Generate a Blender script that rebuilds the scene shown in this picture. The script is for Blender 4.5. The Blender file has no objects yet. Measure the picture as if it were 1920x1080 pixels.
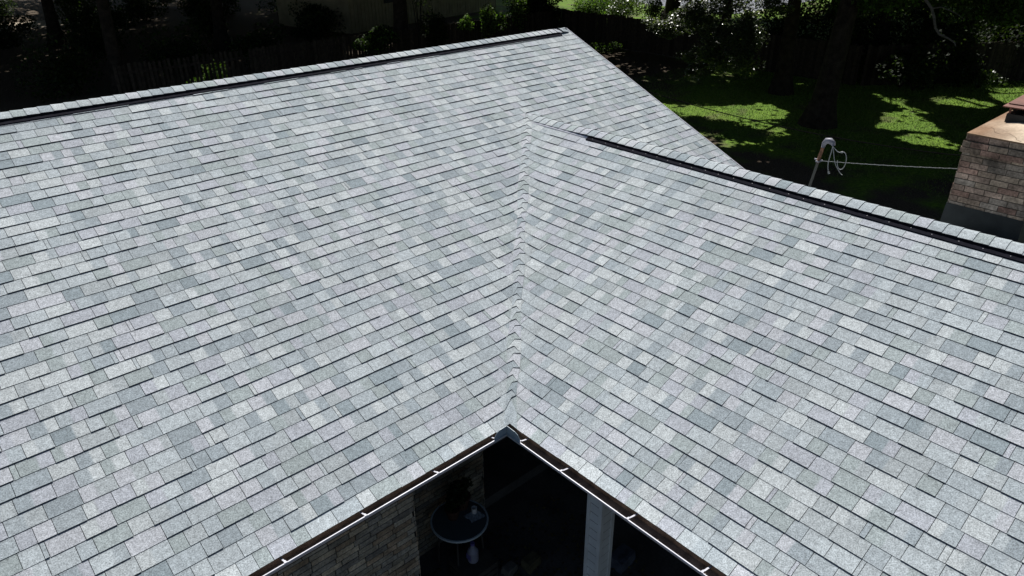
import bpy, math, random
import numpy as np
from mathutils import Vector, Matrix
random.seed(7); rng = np.random.default_rng(11)
sc = bpy.context.scene
R = math.radians
H = 2.6                                   # eave height over the ground
TH = 0.4078; CT, ST, TT = math.cos(TH), math.sin(TH), math.tan(TH)

# ------------------------------------------------------------------ camera
cam = bpy.data.cameras.new('camera'); co = bpy.data.objects.new('camera', cam); sc.collection.objects.link(co)
pit, roll, yaw = 0.4875, -0.0081, 0.8397
fw = Vector((math.cos(yaw)*math.cos(pit), math.sin(yaw)*math.cos(pit), -math.sin(pit)))
r0 = Vector((math.sin(yaw), -math.cos(yaw), 0)); u0 = r0.cross(fw)
rr = r0*math.cos(roll)+u0*math.sin(roll); uu = -r0*math.sin(roll)+u0*math.cos(roll)
m = Matrix((rr, uu, -fw)).transposed().to_4x4(); m.translation = Vector((-3.6711, -4.1402, 4.4223+H))
co.matrix_world = m
cam.sensor_width = 36; cam.lens = 1353.86/1920*36; cam.clip_end = 1000; cam.clip_start = 0.05
sc.camera = co

# ------------------------------------------------------------------ light
SE, SA = R(55), R(50)                     # sun height and direction (beyond the house, to the right)
w = bpy.data.worlds.new('World'); sc.world = w; w.use_nodes = True
nt = w.node_tree; bg = nt.nodes['Background']
sky = nt.nodes.new('ShaderNodeTexSky'); sky.sky_type = 'NISHITA'; sky.sun_disc = False
sky.sun_elevation = SE; sky.sun_rotation = R(90)-SA
nt.links.new(sky.outputs[0], bg.inputs[0]); bg.inputs[1].default_value = 0.05
sl = bpy.data.lights.new('sun', 'SUN'); sl.energy = 5.0; sl.angle = R(0.5); sl.color = (1, .97, .92)
so = bpy.data.objects.new('sun', sl); sc.collection.objects.link(so)
SD = Vector((math.cos(SE)*math.cos(SA), math.cos(SE)*math.sin(SA), math.sin(SE)))
so.rotation_euler = SD.to_track_quat('Z', 'Y').to_euler(); so.location = SD*60
sc.view_settings.view_transform = 'Standard'; sc.view_settings.look = 'None'
sc.view_settings.exposure = 0.38; sc.view_settings.gamma = 1

# ------------------------------------------------------------------ helpers
def lin(r, g, b, k=1.0):
    f = lambda c: ((c/255+0.055)/1.055)**2.4 if c > 10.3 else c/255/12.92
    return (f(r)*k, f(g)*k, f(b)*k)

class MB:
    def __init__(s): s.v = []; s.f = []; s.c = []; s.mi = []
    def face(s, pts, col=(.5, .5, .5), mi=0):
        n = len(s.v); s.v.extend([tuple(p) for p in pts]); s.f.append(tuple(range(n, n+len(pts))))
        if isinstance(col[0], (int, float)): s.c.extend([tuple(col)]*len(pts))
        else: s.c.extend([tuple(c) for c in col])
        s.mi.append(mi)
    def box(s, a, b, col=(.5, .5, .5), mi=0):
        x0, y0, z0 = a; x1, y1, z1 = b
        P = [(x0,y0,z0),(x1,y0,z0),(x1,y1,z0),(x0,y1,z0),(x0,y0,z1),(x1,y0,z1),(x1,y1,z1),(x0,y1,z1)]
        for q in ((0,3,2,1),(4,5,6,7),(0,1,5,4),(1,2,6,5),(2,3,7,6),(3,0,4,7)): s.face([P[i] for i in q], col, mi)
    def hull(s, P, col=(.5,.5,.5), mi=0):   # 8 corners, bottom ring then top ring
        for q in ((0,3,2,1),(4,5,6,7),(0,1,5,4),(1,2,6,5),(2,3,7,6),(3,0,4,7)): s.face([P[i] for i in q], col, mi)
    def tube(s, pts, rad, n=8, col=(.5,.5,.5), mi=0, cap=True):
        pts = [Vector(p) for p in pts]
        if not hasattr(rad, '__len__'): rad = [rad]*len(pts)
        rings = []
        ref = Vector((0.13, 0.27, 1)) if abs((pts[1]-pts[0]).normalized().z) < .9 else Vector((1, .2, 0))
        for i, p in enumerate(pts):
            d = (pts[min(i+1, len(pts)-1)]-pts[max(i-1, 0)]).normalized()
            a = d.cross(ref).normalized(); b = d.cross(a)
            rings.append([p+(a*math.cos(2*math.pi*k/n)+b*math.sin(2*math.pi*k/n))*rad[i] for k in range(n)])
        base = len(s.v)
        for rg in rings:
            for q in rg: s.v.append(tuple(q))
        for i in range(len(pts)-1):
            for k in range(n):
                k2 = (k+1) % n
                s.f.append((base+i*n+k, base+i*n+k2, base+(i+1)*n+k2, base+(i+1)*n+k)); s.mi.append(mi); s.c.extend([col]*4)
        if cap:
            s.f.append(tuple(base+k for k in range(n))); s.mi.append(mi); s.c.extend([col]*n)
            s.f.append(tuple(base+(len(pts)-1)*n+k for k in reversed(range(n)))); s.mi.append(mi); s.c.extend([col]*n)
    def build(s, name, mats, parent=None, smooth=False):
        me = bpy.data.meshes.new(name); me.from_pydata(s.v, [], s.f)
        if not isinstance(mats, (list, tuple)): mats = [mats]
        for q in mats: me.materials.append(q)
        me.polygons.foreach_set('material_index', s.mi)
        at = me.color_attributes.new('Col', 'FLOAT_COLOR', 'CORNER')
        c = np.ones((len(s.c), 4), np.float32); c[:, :3] = np.array(s.c, np.float32); at.data.foreach_set('color', c.ravel())
        if smooth: me.polygons.foreach_set('use_smooth', [True]*len(me.polygons))
        me.update()
        o = bpy.data.objects.new(name, me); sc.collection.objects.link(o)
        if parent:
            o.parent = parent; o.matrix_parent_inverse = parent.matrix_world.inverted()
        return o

def tag(o, label=None, cat=None, group=None, kind=None):
    if label: o['label'] = label
    if cat: o['category'] = cat
    if group: o['group'] = group
    if kind: o['kind'] = kind
    return o
def empty(name, loc, label, cat, group=None):
    o = bpy.data.objects.new(name, None); sc.collection.objects.link(o); o.location = loc
    o.matrix_world = Matrix.Translation(loc); o.empty_display_size = .2
    return tag(o, label, cat, group)

def mat(name, base=None, rough=.7, spec=.5, metal=0, attr=False, noise=None, bump=None, dark=None, trans=0):
    """noise=(scale, lo, hi) multiplies the colour; bump=(scale, strength)"""
    M = bpy.data.materials.new(name); M.use_nodes = True; t = M.node_tree; N = t.nodes; L = t.links
    b = N['Principled BSDF']; b.inputs['Roughness'].default_value = rough; b.inputs['Metallic'].default_value = metal
    b.inputs['Specular IOR Level'].default_value = spec
    tc = N.new('ShaderNodeTexCoord')
    if attr:
        a = N.new('ShaderNodeVertexColor'); a.layer_name = 'Col'; out = a.outputs[0]
    else:
        a = N.new('ShaderNodeRGB'); a.outputs[0].default_value = (*base, 1); out = a.outputs[0]
    for nz in (noise or []):
        sc_, lo, hi = nz
        n = N.new('ShaderNodeTexNoise'); n.inputs['Scale'].default_value = sc_; n.inputs['Detail'].default_value = 3
        L.new(tc.outputs['Object'], n.inputs['Vector'])
        mr = N.new('ShaderNodeMapRange'); mr.inputs[1].default_value = .3; mr.inputs[2].default_value = .7
        mr.inputs[3].default_value = lo; mr.inputs[4].default_value = hi; L.new(n.outputs[0], mr.inputs[0])
        mx = N.new('ShaderNodeMix'); mx.data_type = 'RGBA'; mx.blend_type = 'MULTIPLY'; mx.inputs[0].default_value = 1
        L.new(out, mx.inputs[6]); L.new(mr.outputs[0], mx.inputs[7]); out = mx.outputs[2]
    if bump:
        n = N.new('ShaderNodeTexNoise'); n.inputs['Scale'].default_value = bump[0]; n.inputs['Detail'].default_value = 4
        L.new(tc.outputs['Object'], n.inputs['Vector'])
        bp = N.new('ShaderNodeBump'); bp.inputs['Strength'].default_value = bump[1]; bp.inputs['Distance'].default_value = .01
        L.new(n.outputs[0], bp.inputs['Height']); L.new(bp.outputs[0], b.inputs['Normal'])
    L.new(out, b.inputs['Base Color'])
    return M

M_sh = mat('shingle granules', rough=.85, spec=.25, attr=True, noise=[(105, .58, 1.42), (28, .86, 1.14), (1.1, .95, 1.05)], bump=(260, .35))
M_deck = mat('asphalt underlay', lin(38, 40, 48), .9, .2)
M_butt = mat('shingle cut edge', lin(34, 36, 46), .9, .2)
M_vent = mat('black ridge vent', (.008, .008, .013), .95, .08, noise=[(30, .7, 1.3)])
M_nail = mat('zinc nail heads', (.14, .14, .16), .6, .4, 0)
M_alu = mat('white painted aluminium', (.55, .55, .60), .3, .5, noise=[(14, .85, 1.05)])
M_guard = mat('pale blue grey aluminium', (.24, .31, .36), .4, .5, noise=[(12, .8, 1.1)])
M_gin = mat('dirty gutter inside', (.21, .165, .13), .8, .3, noise=[(9, .5, 1.4), (60, .7, 1.2)], bump=(60, .4))
M_fas = mat('dark painted fascia', (.05, .045, .04), .7, .3, noise=[(8, .7, 1.2)])
M_brk = mat('weathered brick', rough=.9, spec=.2, attr=True, noise=[(45, .65, 1.3), (6, .6, 1.25)], bump=(120, .5))
M_brkc = mat('sooty chimney brick', rough=.9, spec=.2, attr=True, noise=[(45, .6, 1.35), (4, .35, 1.3)], bump=(120, .6))
M_mortc = mat('dirty brown mortar', (.12, .10, .08), .95, .1, noise=[(40, .5, 1.3)])
M_mort = mat('dark raked mortar', (.018, .018, .018), .95, .1, noise=[(40, .7, 1.2)])
M_sid = mat('white lap siding', (.55, .60, .62), .6, .3, noise=[(5, .85, 1.05)])
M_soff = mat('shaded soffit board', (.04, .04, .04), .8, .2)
M_crown = mat('cracked mortar crown', rough=.9, spec=.15, attr=True, noise=[(5, .82, 1.12), (40, .85, 1.1)], bump=(50, .4))
M_rust = mat('rust brown steel', (.17, .075, .055), .7, .4, noise=[(6, .7, 1.25), (50, .85, 1.1)])
M_flash = mat('dark lead flashing', (.02, .024, .024), .6, .3, noise=[(7, .7, 1.3)])
M_galv = mat('galvanised steel', (.20, .20, .23), .55, .4, .2, noise=[(20, .7, 1.2)])
M_rpipe = mat('rusty pipe', (.17, .085, .05), .8, .3, noise=[(30, .4, 1.3)])
M_cable = mat('weathered grey cable', (.25, .26, .26), .6, .4)
M_bcable = mat('black cable', (.006, .006, .006), .9, .05)
M_bark = mat('dark bark', (.03, .024, .018), .95, .15, noise=[(5, .5, 1.5), (30, .7, 1.3)], bump=(14, .9))
M_fence = mat('old fence boards', rough=.9, spec=.15, attr=True, noise=[(9, .6, 1.3)], bump=(40, .4))
M_wall2 = mat('tan vertical siding', (.34, .29, .19), .85, .2, noise=[(2, .8, 1.1)])
M_conc = mat('stained concrete', (.10, .095, .09), .9, .2, noise=[(2, .6, 1.2), (30, .8, 1.1)], bump=(30, .4))
M_road = mat('pale asphalt', (.16, .17, .19), .9, .2, noise=[(3, .8, 1.1)])
M_leaf = mat('glossy leaves', rough=.36, spec=.7, attr=True)
M_leafm = mat('matt leaves', rough=.7, spec=.25, attr=True)
for M_, tr in ((M_leaf, .30), (M_leafm, .30)):      # thin leaves let some sun through
    t = M_.node_tree; pb = t.nodes['Principled BSDF']; tl = t.nodes.new('ShaderNodeBsdfTranslucent'); ms_ = t.nodes.new('ShaderNodeMixShader'); ms_.inputs[0].default_value = tr
    vc = [n for n in t.nodes if n.type == 'VERTEX_COLOR'][0]; mx = t.nodes.new('ShaderNodeMix'); mx.data_type = 'RGBA'; mx.blend_type = 'MULTIPLY'; mx.inputs[0].default_value = 1
    mx.inputs[7].default_value = (2.2, 2.4, .9, 1); t.links.new(vc.outputs[0], mx.inputs[6]); t.links.new(mx.outputs[2], tl.inputs[0])
    t.links.new(pb.outputs[0], ms_.inputs[1]); t.links.new(tl.outputs[0], ms_.inputs[2]); t.links.new(ms_.outputs[0], t.nodes['Material Output'].inputs[0])
M_grass = mat('grass blades', rough=.6, spec=.25, attr=True)

def ground_mat():
    M = bpy.data.materials.new('lawn and leaf litter'); M.use_nodes = True; t = M.node_tree; N = t.nodes; L = t.links
    b = N['Principled BSDF']; b.inputs['Roughness'].default_value = .95; b.inputs['Specular IOR Level'].default_value = .15
    tc = N.new('ShaderNodeTexCoord')
    def noise(s, d=5):
        n = N.new('ShaderNodeTexNoise'); n.inputs['Scale'].default_value = s; n.inputs['Detail'].default_value = d
        L.new(tc.outputs['Object'], n.inputs['Vector']); return n.outputs[0]
    def ramp(src, p0, c0, p1, c1):
        r = N.new('ShaderNodeValToRGB'); e = r.color_ramp.elements
        e[0].position = p0; e[0].color = (*c0, 1); e[1].position = p1; e[1].color = (*c1, 1); L.new(src, r.inputs[0]); return r.outputs[0]
    def mix(fac, a, c, mode='MIX'):
        x = N.new('ShaderNodeMix'); x.data_type = 'RGBA'; x.blend_type = mode
        if isinstance(fac, float): x.inputs[0].default_value = fac
        else: L.new(fac, x.inputs[0])
        L.new(a, x.inputs[6]); L.new(c, x.inputs[7]); return x.outputs[2]
    g = ramp(noise(9), .35, (.065, .125, .014), .65, (.14, .235, .03))
    g = mix(1.0, g, ramp(noise(.5), .3, (.75, .8, .8), .7, (1.1, 1.05, .9)), 'MULTIPLY')
    l = ramp(noise(25), .3, (.03, .022, .015), .7, (.13, .10, .07))
    sep = N.new('ShaderNodeSeparateXYZ'); L.new(tc.outputs['Object'], sep.inputs[0])
    my = N.new('ShaderNodeMapRange'); L.new(sep.outputs[1], my.inputs[0]); my.inputs[1].default_value = 13; my.inputs[2].default_value = 17
    my.inputs[3].default_value = -.12; my.inputs[4].default_value = .22
    mx_ = N.new('ShaderNodeMapRange'); L.new(sep.outputs[0], mx_.inputs[0]); mx_.inputs[1].default_value = 29; mx_.inputs[2].default_value = 33
    mx_.inputs[3].default_value = 0; mx_.inputs[4].default_value = -.3
    a2 = N.new('ShaderNodeMath'); a2.operation = 'ADD'; L.new(mx_.outputs[0], a2.inputs[0]); L.new(my.outputs[0], a2.inputs[1])
    mz = N.new('ShaderNodeMapRange'); L.new(sep.outputs[0], mz.inputs[0]); mz.inputs[1].default_value = 14; mz.inputs[2].default_value = 20  # extra dark litter towards the house deepens the shade there in colour
    mz.inputs[3].default_value = .34; mz.inputs[4].default_value = 0
    a3 = N.new('ShaderNodeMath'); a3.operation = 'ADD'; L.new(mz.outputs[0], a3.inputs[0]); L.new(a2.outputs[0], a3.inputs[1]); a2 = a3
    ad = N.new('ShaderNodeMath'); ad.operation = 'ADD'; L.new(noise(.7, 8), ad.inputs[0]); L.new(a2.outputs[0], ad.inputs[1])
    fac = ramp(ad.outputs[0], .43, (0, 0, 0), .62, (1, 1, 1))
    L.new(mix(fac, g, l), b.inputs['Base Color'])
    bp = N.new('ShaderNodeBump'); bp.inputs['Strength'].default_value = .8; bp.inputs['Distance'].default_value = .05
    L.new(noise(14, 6), bp.inputs['Height']); L.new(bp.outputs[0], b.inputs['Normal'])
    return M

# ------------------------------------------------------------------ ground
g = MB(); S = 400
g.face([(-S, -S, 0), (S, -S, 0), (S, S, 0), (-S, S, 0)])
tag(g.build('ground', ground_mat()), kind='structure')
g = MB(); g.face([(44, 26, .006), (90, 26, .006), (90, 60, .006), (50, 60, .006)])
tag(g.build('road', M_road), kind='structure')
g = MB(); g.face([(-20, -12, .004), (8, -12, .004), (8, 4, .004), (-20, 4, .004)])
tag(g.build('patio', M_conc), kind='structure')
g = MB(); g.face([(3, 55.5, .005), (12, 54, .005), (13, 57.5, .005), (3, 59.5, .005)])
tag(g.build('driveway', mat('pale gravel', (.4, .34, .26), .9, .2, noise=[(3, .5, 1.2)])), kind='structure')

# ------------------------------------------------------------------ house
house = empty('house', (0, 0, 0), 'brick house with a pale grey shingled cross gable roof filling most of the picture', 'house')
E = 0.143
WA, WB = 3.78, 5.575                     # wing ridge X, main ridge Y
XR, XL, YB = 6.432, -9.5, -8.0           # right rake, left end, near end of the wing
PAL = [lin(205,211,213), lin(193,201,205), lin(190,194,202), lin(181,190,195), lin(176,186,187), lin(168,178,184), lin(158,170,176), lin(186,193,196), lin(201,204,210)]
PAL = [(r_*.985, g_*1.0, b_*1.008) for r_, g_, b_ in PAL]
PW = np.array([1.5, 1.7, 1.4, 1.7, 1.4, 1.0, .45, 1.6, 1.1]); PW = PW/PW.sum()
ALB = 0.62
def shcol(lo=.94, hi=1.06, bright=1):
    c = PAL[int(rng.choice(len(PAL), p=PW))]; k = rng.uniform(lo, hi)*ALB*bright
    return tuple(q*k for q in c)

def slope(P, levels, ranges, mb, bright0=1.0, valley_end=False):
    """P(u,s,h) maps slope coordinates to space; ranges(s0,s1) -> list of (ul0,ur0,ul1,ur1)"""
    for k in range(len(levels)-1):
        s0, s1 = levels[k], levels[k+1]+.012
        for (a0, b0, a1, b1) in ranges(levels[k], levels[k+1]):
            lo, hi = min(a0, a1), max(b0, b1)
            if hi-lo < .02: continue
            # tabs
            u = lo-rng.uniform(0, .4); raised = rng.random() < .5
            wob = rng.uniform(0, 10)
            while u < hi:
                big = rng.random()
                wd = rng.uniform(.185, .26) if big < .68 else (rng.uniform(.11, .16) if big < .93 else rng.uniform(.03, .05))
                ua, ub = u, u+wd-.0042; u += wd
                hh = rng.uniform(.0105, .013) if raised else rng.uniform(.0055, .0075)
                raised = not raised if rng.random() < .45 else raised
                br = 1.0
                if k == 0: br = bright0
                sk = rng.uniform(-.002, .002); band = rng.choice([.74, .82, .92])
                cuts = [ua]; cols = [shcol(bright=br)]
                if wd > .17:
                    q = rng.random()
                    if q < .5:
                        cuts.append(ua+wd*rng.uniform(.38, .62))
                        if rng.random() < .45:
                            lt, md = PAL[rng.choice([0, 0, 8, 1])], PAL[rng.choice([3, 3, 4, 5, 7])]
                            kl = rng.uniform(.97, 1.05); cols = [tuple(x*ALB*br*kl for x in lt), tuple(x*ALB*br for x in md)]
                            if rng.random() < .5: cols.reverse()
                        else: cols.append(shcol(bright=br))
                cuts.append(ub)
                # column strips (soft colour change between the colour drops)
                xs = [(cuts[0], cols[0])]
                if len(cols) == 2:
                    xs += [(cuts[1]-.009, cols[0]), (cuts[1]+.009, cols[1])]
                xs.append((cuts[-1], cols[-1]))
                for (x0, c0), (x1, c1) in zip(xs[:-1], xs[1:]):
                    p0, p1 = min(max(x0, a0), b0), min(max(x1, a0), b0)
                    q0, q1 = min(max(x0, a1), b1), min(max(x1, a1), b1)
                    if p1-p0 < 1e-4 and q1-q0 < 1e-4: continue
                    w0 = .0018*math.sin(p0*1.9+wob)+.0009*math.sin(p0*7+wob*2); w1 = .0018*math.sin(p1*1.9+wob)+.0009*math.sin(p1*7+wob*2)
                    d0, d1 = s0+w0+sk, s0+w1+sk
                    hh = min(hh, .0055) if (valley_end and (u > b0-.02 if P is PA else ua < a0+.06)) else hh
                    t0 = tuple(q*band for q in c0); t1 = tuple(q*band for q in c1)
                    smid = s0+.108
                    f = (smid-s0)/(s1-s0); m0 = p0+(q0-p0)*f; m1 = p1+(q1-p1)*f; hm = hh+(.0015-hh)*f
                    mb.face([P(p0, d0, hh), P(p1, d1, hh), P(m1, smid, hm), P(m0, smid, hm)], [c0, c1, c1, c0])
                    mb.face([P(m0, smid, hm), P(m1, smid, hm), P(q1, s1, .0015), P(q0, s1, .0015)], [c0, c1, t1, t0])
                    mb.face([P(p0, d0+.0005, 0.0005), P(p1, d1+.0005, 0.0005), P(p1, d1, hh), P(p0, d0, hh)], (.1, .1, .1), 1)

LA = [k*E for k in range(43)]            # main courses
sA = WB/CT; sB = WA/CT
LA = [s for s in LA if s < sA-.02]+[sA]
LB = [E*(k-.28*min(1, k/4)) for k in range(0, 40)]
LB = [s for s in LB if s < sB-.02]+[sB]
DV = .08
def fold(d, s):          # the deck is eased where the two slopes meet
    return .034*max(0, 1-abs(d)/.38)**2*min(1, s/.25) if s*CT < WA else 0
PA = lambda u, s, h: (u, s*CT-h*ST, H+s*ST+h*CT+(fold(s*CT-u, s) if u < s*CT else 0))
PB = lambda u, s, h: (s*CT-h*ST, -u, H+s*ST+h*CT+fold(s*CT+u, s))
PC = lambda u, s, h: (2*WA-s*CT+h*ST, u, H+s*ST+h*CT)
PD = lambda u, s, h: (-u, 2*WB-s*CT+h*ST, H+s*ST+h*CT)
def rA(s0, s1):
    out = []
    y0, y1 = s0*CT, s1*CT
    if y0 < WA:
        out.append((XL, y0-DV+.045, XL, y1-DV+.045 if y1 < WA else WA))
        out.append((max(2*WA-y0, WA), XR, max(2*WA-y1, WA), XR)) if 2*WA-y1 < XR else None
    else: out.append((XL, XR, XL, XR))
    fixed = []
    for a0, b0, a1, b1 in out:
        a0 = min(a0, XR); a1 = min(a1, XR); b0 = min(b0, XR); b1 = min(b1, XR)
        fixed.append((a0, b0, a1, b1))
    return fixed
mA = MB(); slope(PA, LA, rA, mA, 1.22, True)
mA.face([PA(XL, .01, -.004), PA(0.01, .01, -.004), PA(WA, sB, -.004), PA(WA, sA, -.004), PA(XL, sA, -.004)], (.1,)*3, 2)
mA.face([PA(WA, sB, -.004), PA(XR, (2*WA-XR)/CT, -.004), PA(XR, sA, -.004), PA(WA, sA, -.004)], (.1,)*3, 2)
mA.build('roof_slope', [M_sh, M_butt, M_deck], house)
rB = lambda s0, s1: [(-(s0*CT-DV+.045), -YB, -(s1*CT-DV+.045), -YB)]
mB = MB(); slope(PB, LB, rB, mB, 1.22, True)
mB.face([PB(-.01, .01, -.004), PB(-YB, .01, -.004), PB(-YB, sB, -.004), PB(-WA, sB, -.004)], (.1,)*3, 2)
# woven valley: alternate laps from either slope, zigzag along the fold
jL = lambda s: .018*math.sin(s*37.7)
Lp = lambda s, h: (s*CT-DV-.012-jL(s), s*CT-h*ST, H+s*ST+h*CT+fold(DV, s))
Rp = lambda s, h: (s*CT-h*ST, s*CT-DV-.012-jL(s+1.7), H+s*ST+h*CT+fold(DV, s))
Cp = lambda s, h: (s*CT-.0, s*CT-.0, H+s*ST+h+fold(0, s))
mv = mB
def lap(p, q, r, hp=.012, hq=.012, hr=.004):
    c = shcol()
    fp, sp_ = p; fq, sq_ = q; fr, sr_ = r
    # subdivide over the fold so the lap bends with it
    def at(fa, s): return fa(s, 0)
    a, b_, cc = fp(sp_, hp), fq(sq_, hq), fr(sr_, hr)
    f1 = Cp((sp_+sq_)/2, hp*.7); f2 = Cp((sq_+sr_)/2 if fq is not fr else sr_, hr)
    mv.face([a, f1, cc] if fp is fr else [a, f1, f2], c)
    return a, b_, cc, f1, f2, c
def zig(s_l, s_r, s_t, left_first):
    pass
nk = min(len(LA), len(LB))-1
for k in range(0, nk):
    sl_, sr_, sl2 = LA[k], LB[k+1] if k+1 < len(LB) else sB, LA[k+1]
    if sl2 > sB: break
    c = shcol(bright=1.2 if k == 0 else 1)
    # lap from the main slope: edge L_k -> R_(k+1), apex L_(k+1)
    if k == 0:
        cf = Cp(0.0, .012)
        mv.face([Lp(0, .012), cf, Cp(sl2*1.35, .008), Lp(sl2, .004)], c); mv.face([cf, Rp(0, .012), Rp(LB[1], .006), Cp(sl2*1.35, .008)], shcol(bright=1.2))
        mv.face([Lp(0, 0), Cp(0, 0), cf, Lp(0, .012)], (.1,)*3, 1); mv.face([Cp(0, 0), Rp(0, 0), Rp(0, .012), cf], (.1,)*3, 1)
        continue
    if k == 1:
        mv.face([Lp(LA[1], .006), Cp(LA[1], .007), Rp(LB[1], .007), Rp(LB[2], .004), Cp((LA[1]+LB[2])/2, .004)], shcol())
    sm = (sl_+sr_)/2; st_ = (sr_+sl2)/2
    f1 = Cp(sm, .014); f1b = Cp(sm, .001); f2 = Cp(st_, .007)
    mv.face([Lp(sl_, .013), f1, f2, Lp(sl2, .005)], c); mv.face([f1, Rp(sr_, .013), f2], c)
    mv.face([Lp(sl_, .001), f1b, f1, Lp(sl_, .013)], (.1,)*3, 1); mv.face([f1b, Rp(sr_, .001), Rp(sr_, .013), f1], (.1,)*3, 1)
    # lap from the wing slope: edge R_(k+1) -> L_(k+1), apex R_(k+2)
    sr2 = LB[k+2] if k+2 < len(LB) else sB
    if sr2 > sB: sr2 = sB
    c = shcol(); su = (sl2+sr2)/2
    f3 = Cp(st_, .015); f4 = Cp(su, .008)
    mv.face([Rp(sr_, .014), Rp(sr2, .005), f4, f3], c); mv.face([f3, f4, Lp(sl2, .014)], c)
    mv.face([f2, Rp(sr_, .004), Rp(sr_, .014), f3], (.1,)*3, 1); mv.face([Lp(sl2, .004), f2, f3, Lp(sl2, .014)], (.1,)*3, 1)
mB.build('roof_slope', [M_sh, M_butt, M_deck], house)
mC = MB(); slope(PC, LB, lambda s0, s1: [(YB, s0*CT, YB, s1*CT)], mC)
mC.face([PC(YB, .01, -.004), PC(0.01, .01, -.004), PC(WA, sB, -.004), PC(YB, sB, -.004)], (.1,)*3, 2)
mC.build('roof_slope', [M_sh, M_butt, M_deck], house)
mD = MB(); slope(PD, LA, lambda s0, s1: [(-XR, -XL, -XR, -XL)], mD)
mD.face([PD(-XR, .01, -.004), PD(-XL, .01, -.004), PD(-XL, sA, -.004), PD(-XR, sA, -.004)], (.1,)*3, 2)
mD.build('roof_slope', [M_sh, M_butt, M_deck], house)

# ridge caps and vents --------------------------------------------------
def ridge(axis, a, b, at, zc, vent_a, vent_b, rise_fn):
    """cap shingles lap along the ridge from a (low end of the laps) to b"""
    prof = [(-.146, .030), (-.10, .030), (-.05, .022), (-.018, .012), (.018, .012), (.05, .022), (.10, .030), (.146, .030)]
    def W(t, o, dz):
        z = zc-abs(o)*TT*CT+dz  # o measured down the slope
        oo = o*CT
        return (t, at+oo, z) if axis == 'x' else (at+oo, t, z)
    cm = MB(); sg = 1 if b > a else -1; n = int(abs(b-a)/.135); st = (b-a)/n
    for i in range(n):
        t0, t1 = a+i*st, a+(i+1)*st+sg*.03
        c = shcol(.99, 1.04, 1.0); hf = .011; j = rng.uniform(-.004, .004)
        rs0, rs1 = rise_fn(t0), rise_fn(t1)
        for (o0, h0), (o1, h1) in zip(prof[:-1], prof[1:]):
            base = .020
            e0 = 1+abs(j); 
            cm.face([W(t0, o0*e0, base*rs0+h0*.5+hf), W(t0, o1*e0, base*rs0+h1*.5+hf), W(t1, o1*.985, base*rs1+h1*.5+.002), W(t1, o0*.985, base*rs1+h0*.5+.002)] if sg > 0 else
                    [W(t1, o0*.985, base*rs1+h0*.5+.002), W(t1, o1*.985, base*rs1+h1*.5+.002), W(t0, o1*e0, base*rs0+h1*.5+hf), W(t0, o0*e0, base*rs0+h0*.5+hf)], c)
            cm.face([W(t0, o0*e0, base*rs0+h0*.5+.001), W(t0, o1*e0, base*rs0+h1*.5+.001), W(t0, o1*e0, base*rs0+h1*.5+hf), W(t0, o0*e0, base*rs0+h0*.5+hf)], (.1,)*3, 1)
        for s_ in (-1, 1):
            o = .146*s_*e0
            cm.face([W(t0, o, base*rs0+.018), W(t1, o*.985, base*rs1+.010), W(t1, o*.985, base*rs1+.017), W(t0, o, base*rs0+.015+hf)], (.1,)*3, 1)
    cm.build('ridge_cap', [M_sh, M_butt], house)
    vm = MB()
    for s_ in (-1, 1):
        pr = [(0.0, .020), (.138, .030), (.141, .018), (.146, .019), (.200, .0185), (.202, .002)]
        for (o0, h0), (o1, h1) in zip(pr[:-1], pr[1:]):
            vm.face([W(vent_a, o0*s_, h0), W(vent_b, o0*s_, h0), W(vent_b, o1*s_, h1), W(vent_a, o1*s_, h1)])
        for t in (vent_a, vent_b):
            vm.face([W(t, 0, -.01), W(t, 0, .026), W(t, .128*s_, .024), W(t, .186*s_, .0125), W(t, .188*s_, -.004)])
    t = vent_a+.1*(1 if vent_b > vent_a else -1); dn = (1 if vent_b > vent_a else -1)
    while (vent_b-t)*dn > .05 and axis == 'y':
        for s_ in (-1, 1):
            o = (.172+rng.uniform(-.008, .008))*s_; r_ = .005
            vm.face([W(t+r_*math.cos(q*math.pi/4), o+r_*math.sin(q*math.pi/4), .0205) for q in range(8)], mi=1)
        t += dn*rng.uniform(.17, .26)
    vm.build('ridge_vent', [M_vent, M_nail], house)
ridge('x', XL, XR-.08, WB, H+WB*TT, XR-.28, XL, lambda t: 1.0 if t < XR-.2 else .1)
ridge('y', YB, WA+.03, WA, H+WA*TT, 2.42, YB, lambda t: 1.0 if t < 2.42 else max(.12, 1-(t-2.42)*2.0))
# short flat bottom closer at the top of the wing ridge and thin metal strip along its edge
cl = MB()
for t0, t1 in ((WA-.03, 2.43),):
    f = lambda t, o, dz: (WA+o*CT, t, H+WA*TT-abs(o)*ST+dz)
    cl.hull([f(t0, -.165, .004), f(t1, -.165, .004), f(t1, -.145, .004), f(t0, -.145, .004), f(t0, -.165, .012), f(t1, -.165, .012), f(t1, -.145, .018), f(t0, -.145, .018)])
cl.build('ridge_trim', M_alu, house)

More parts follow.
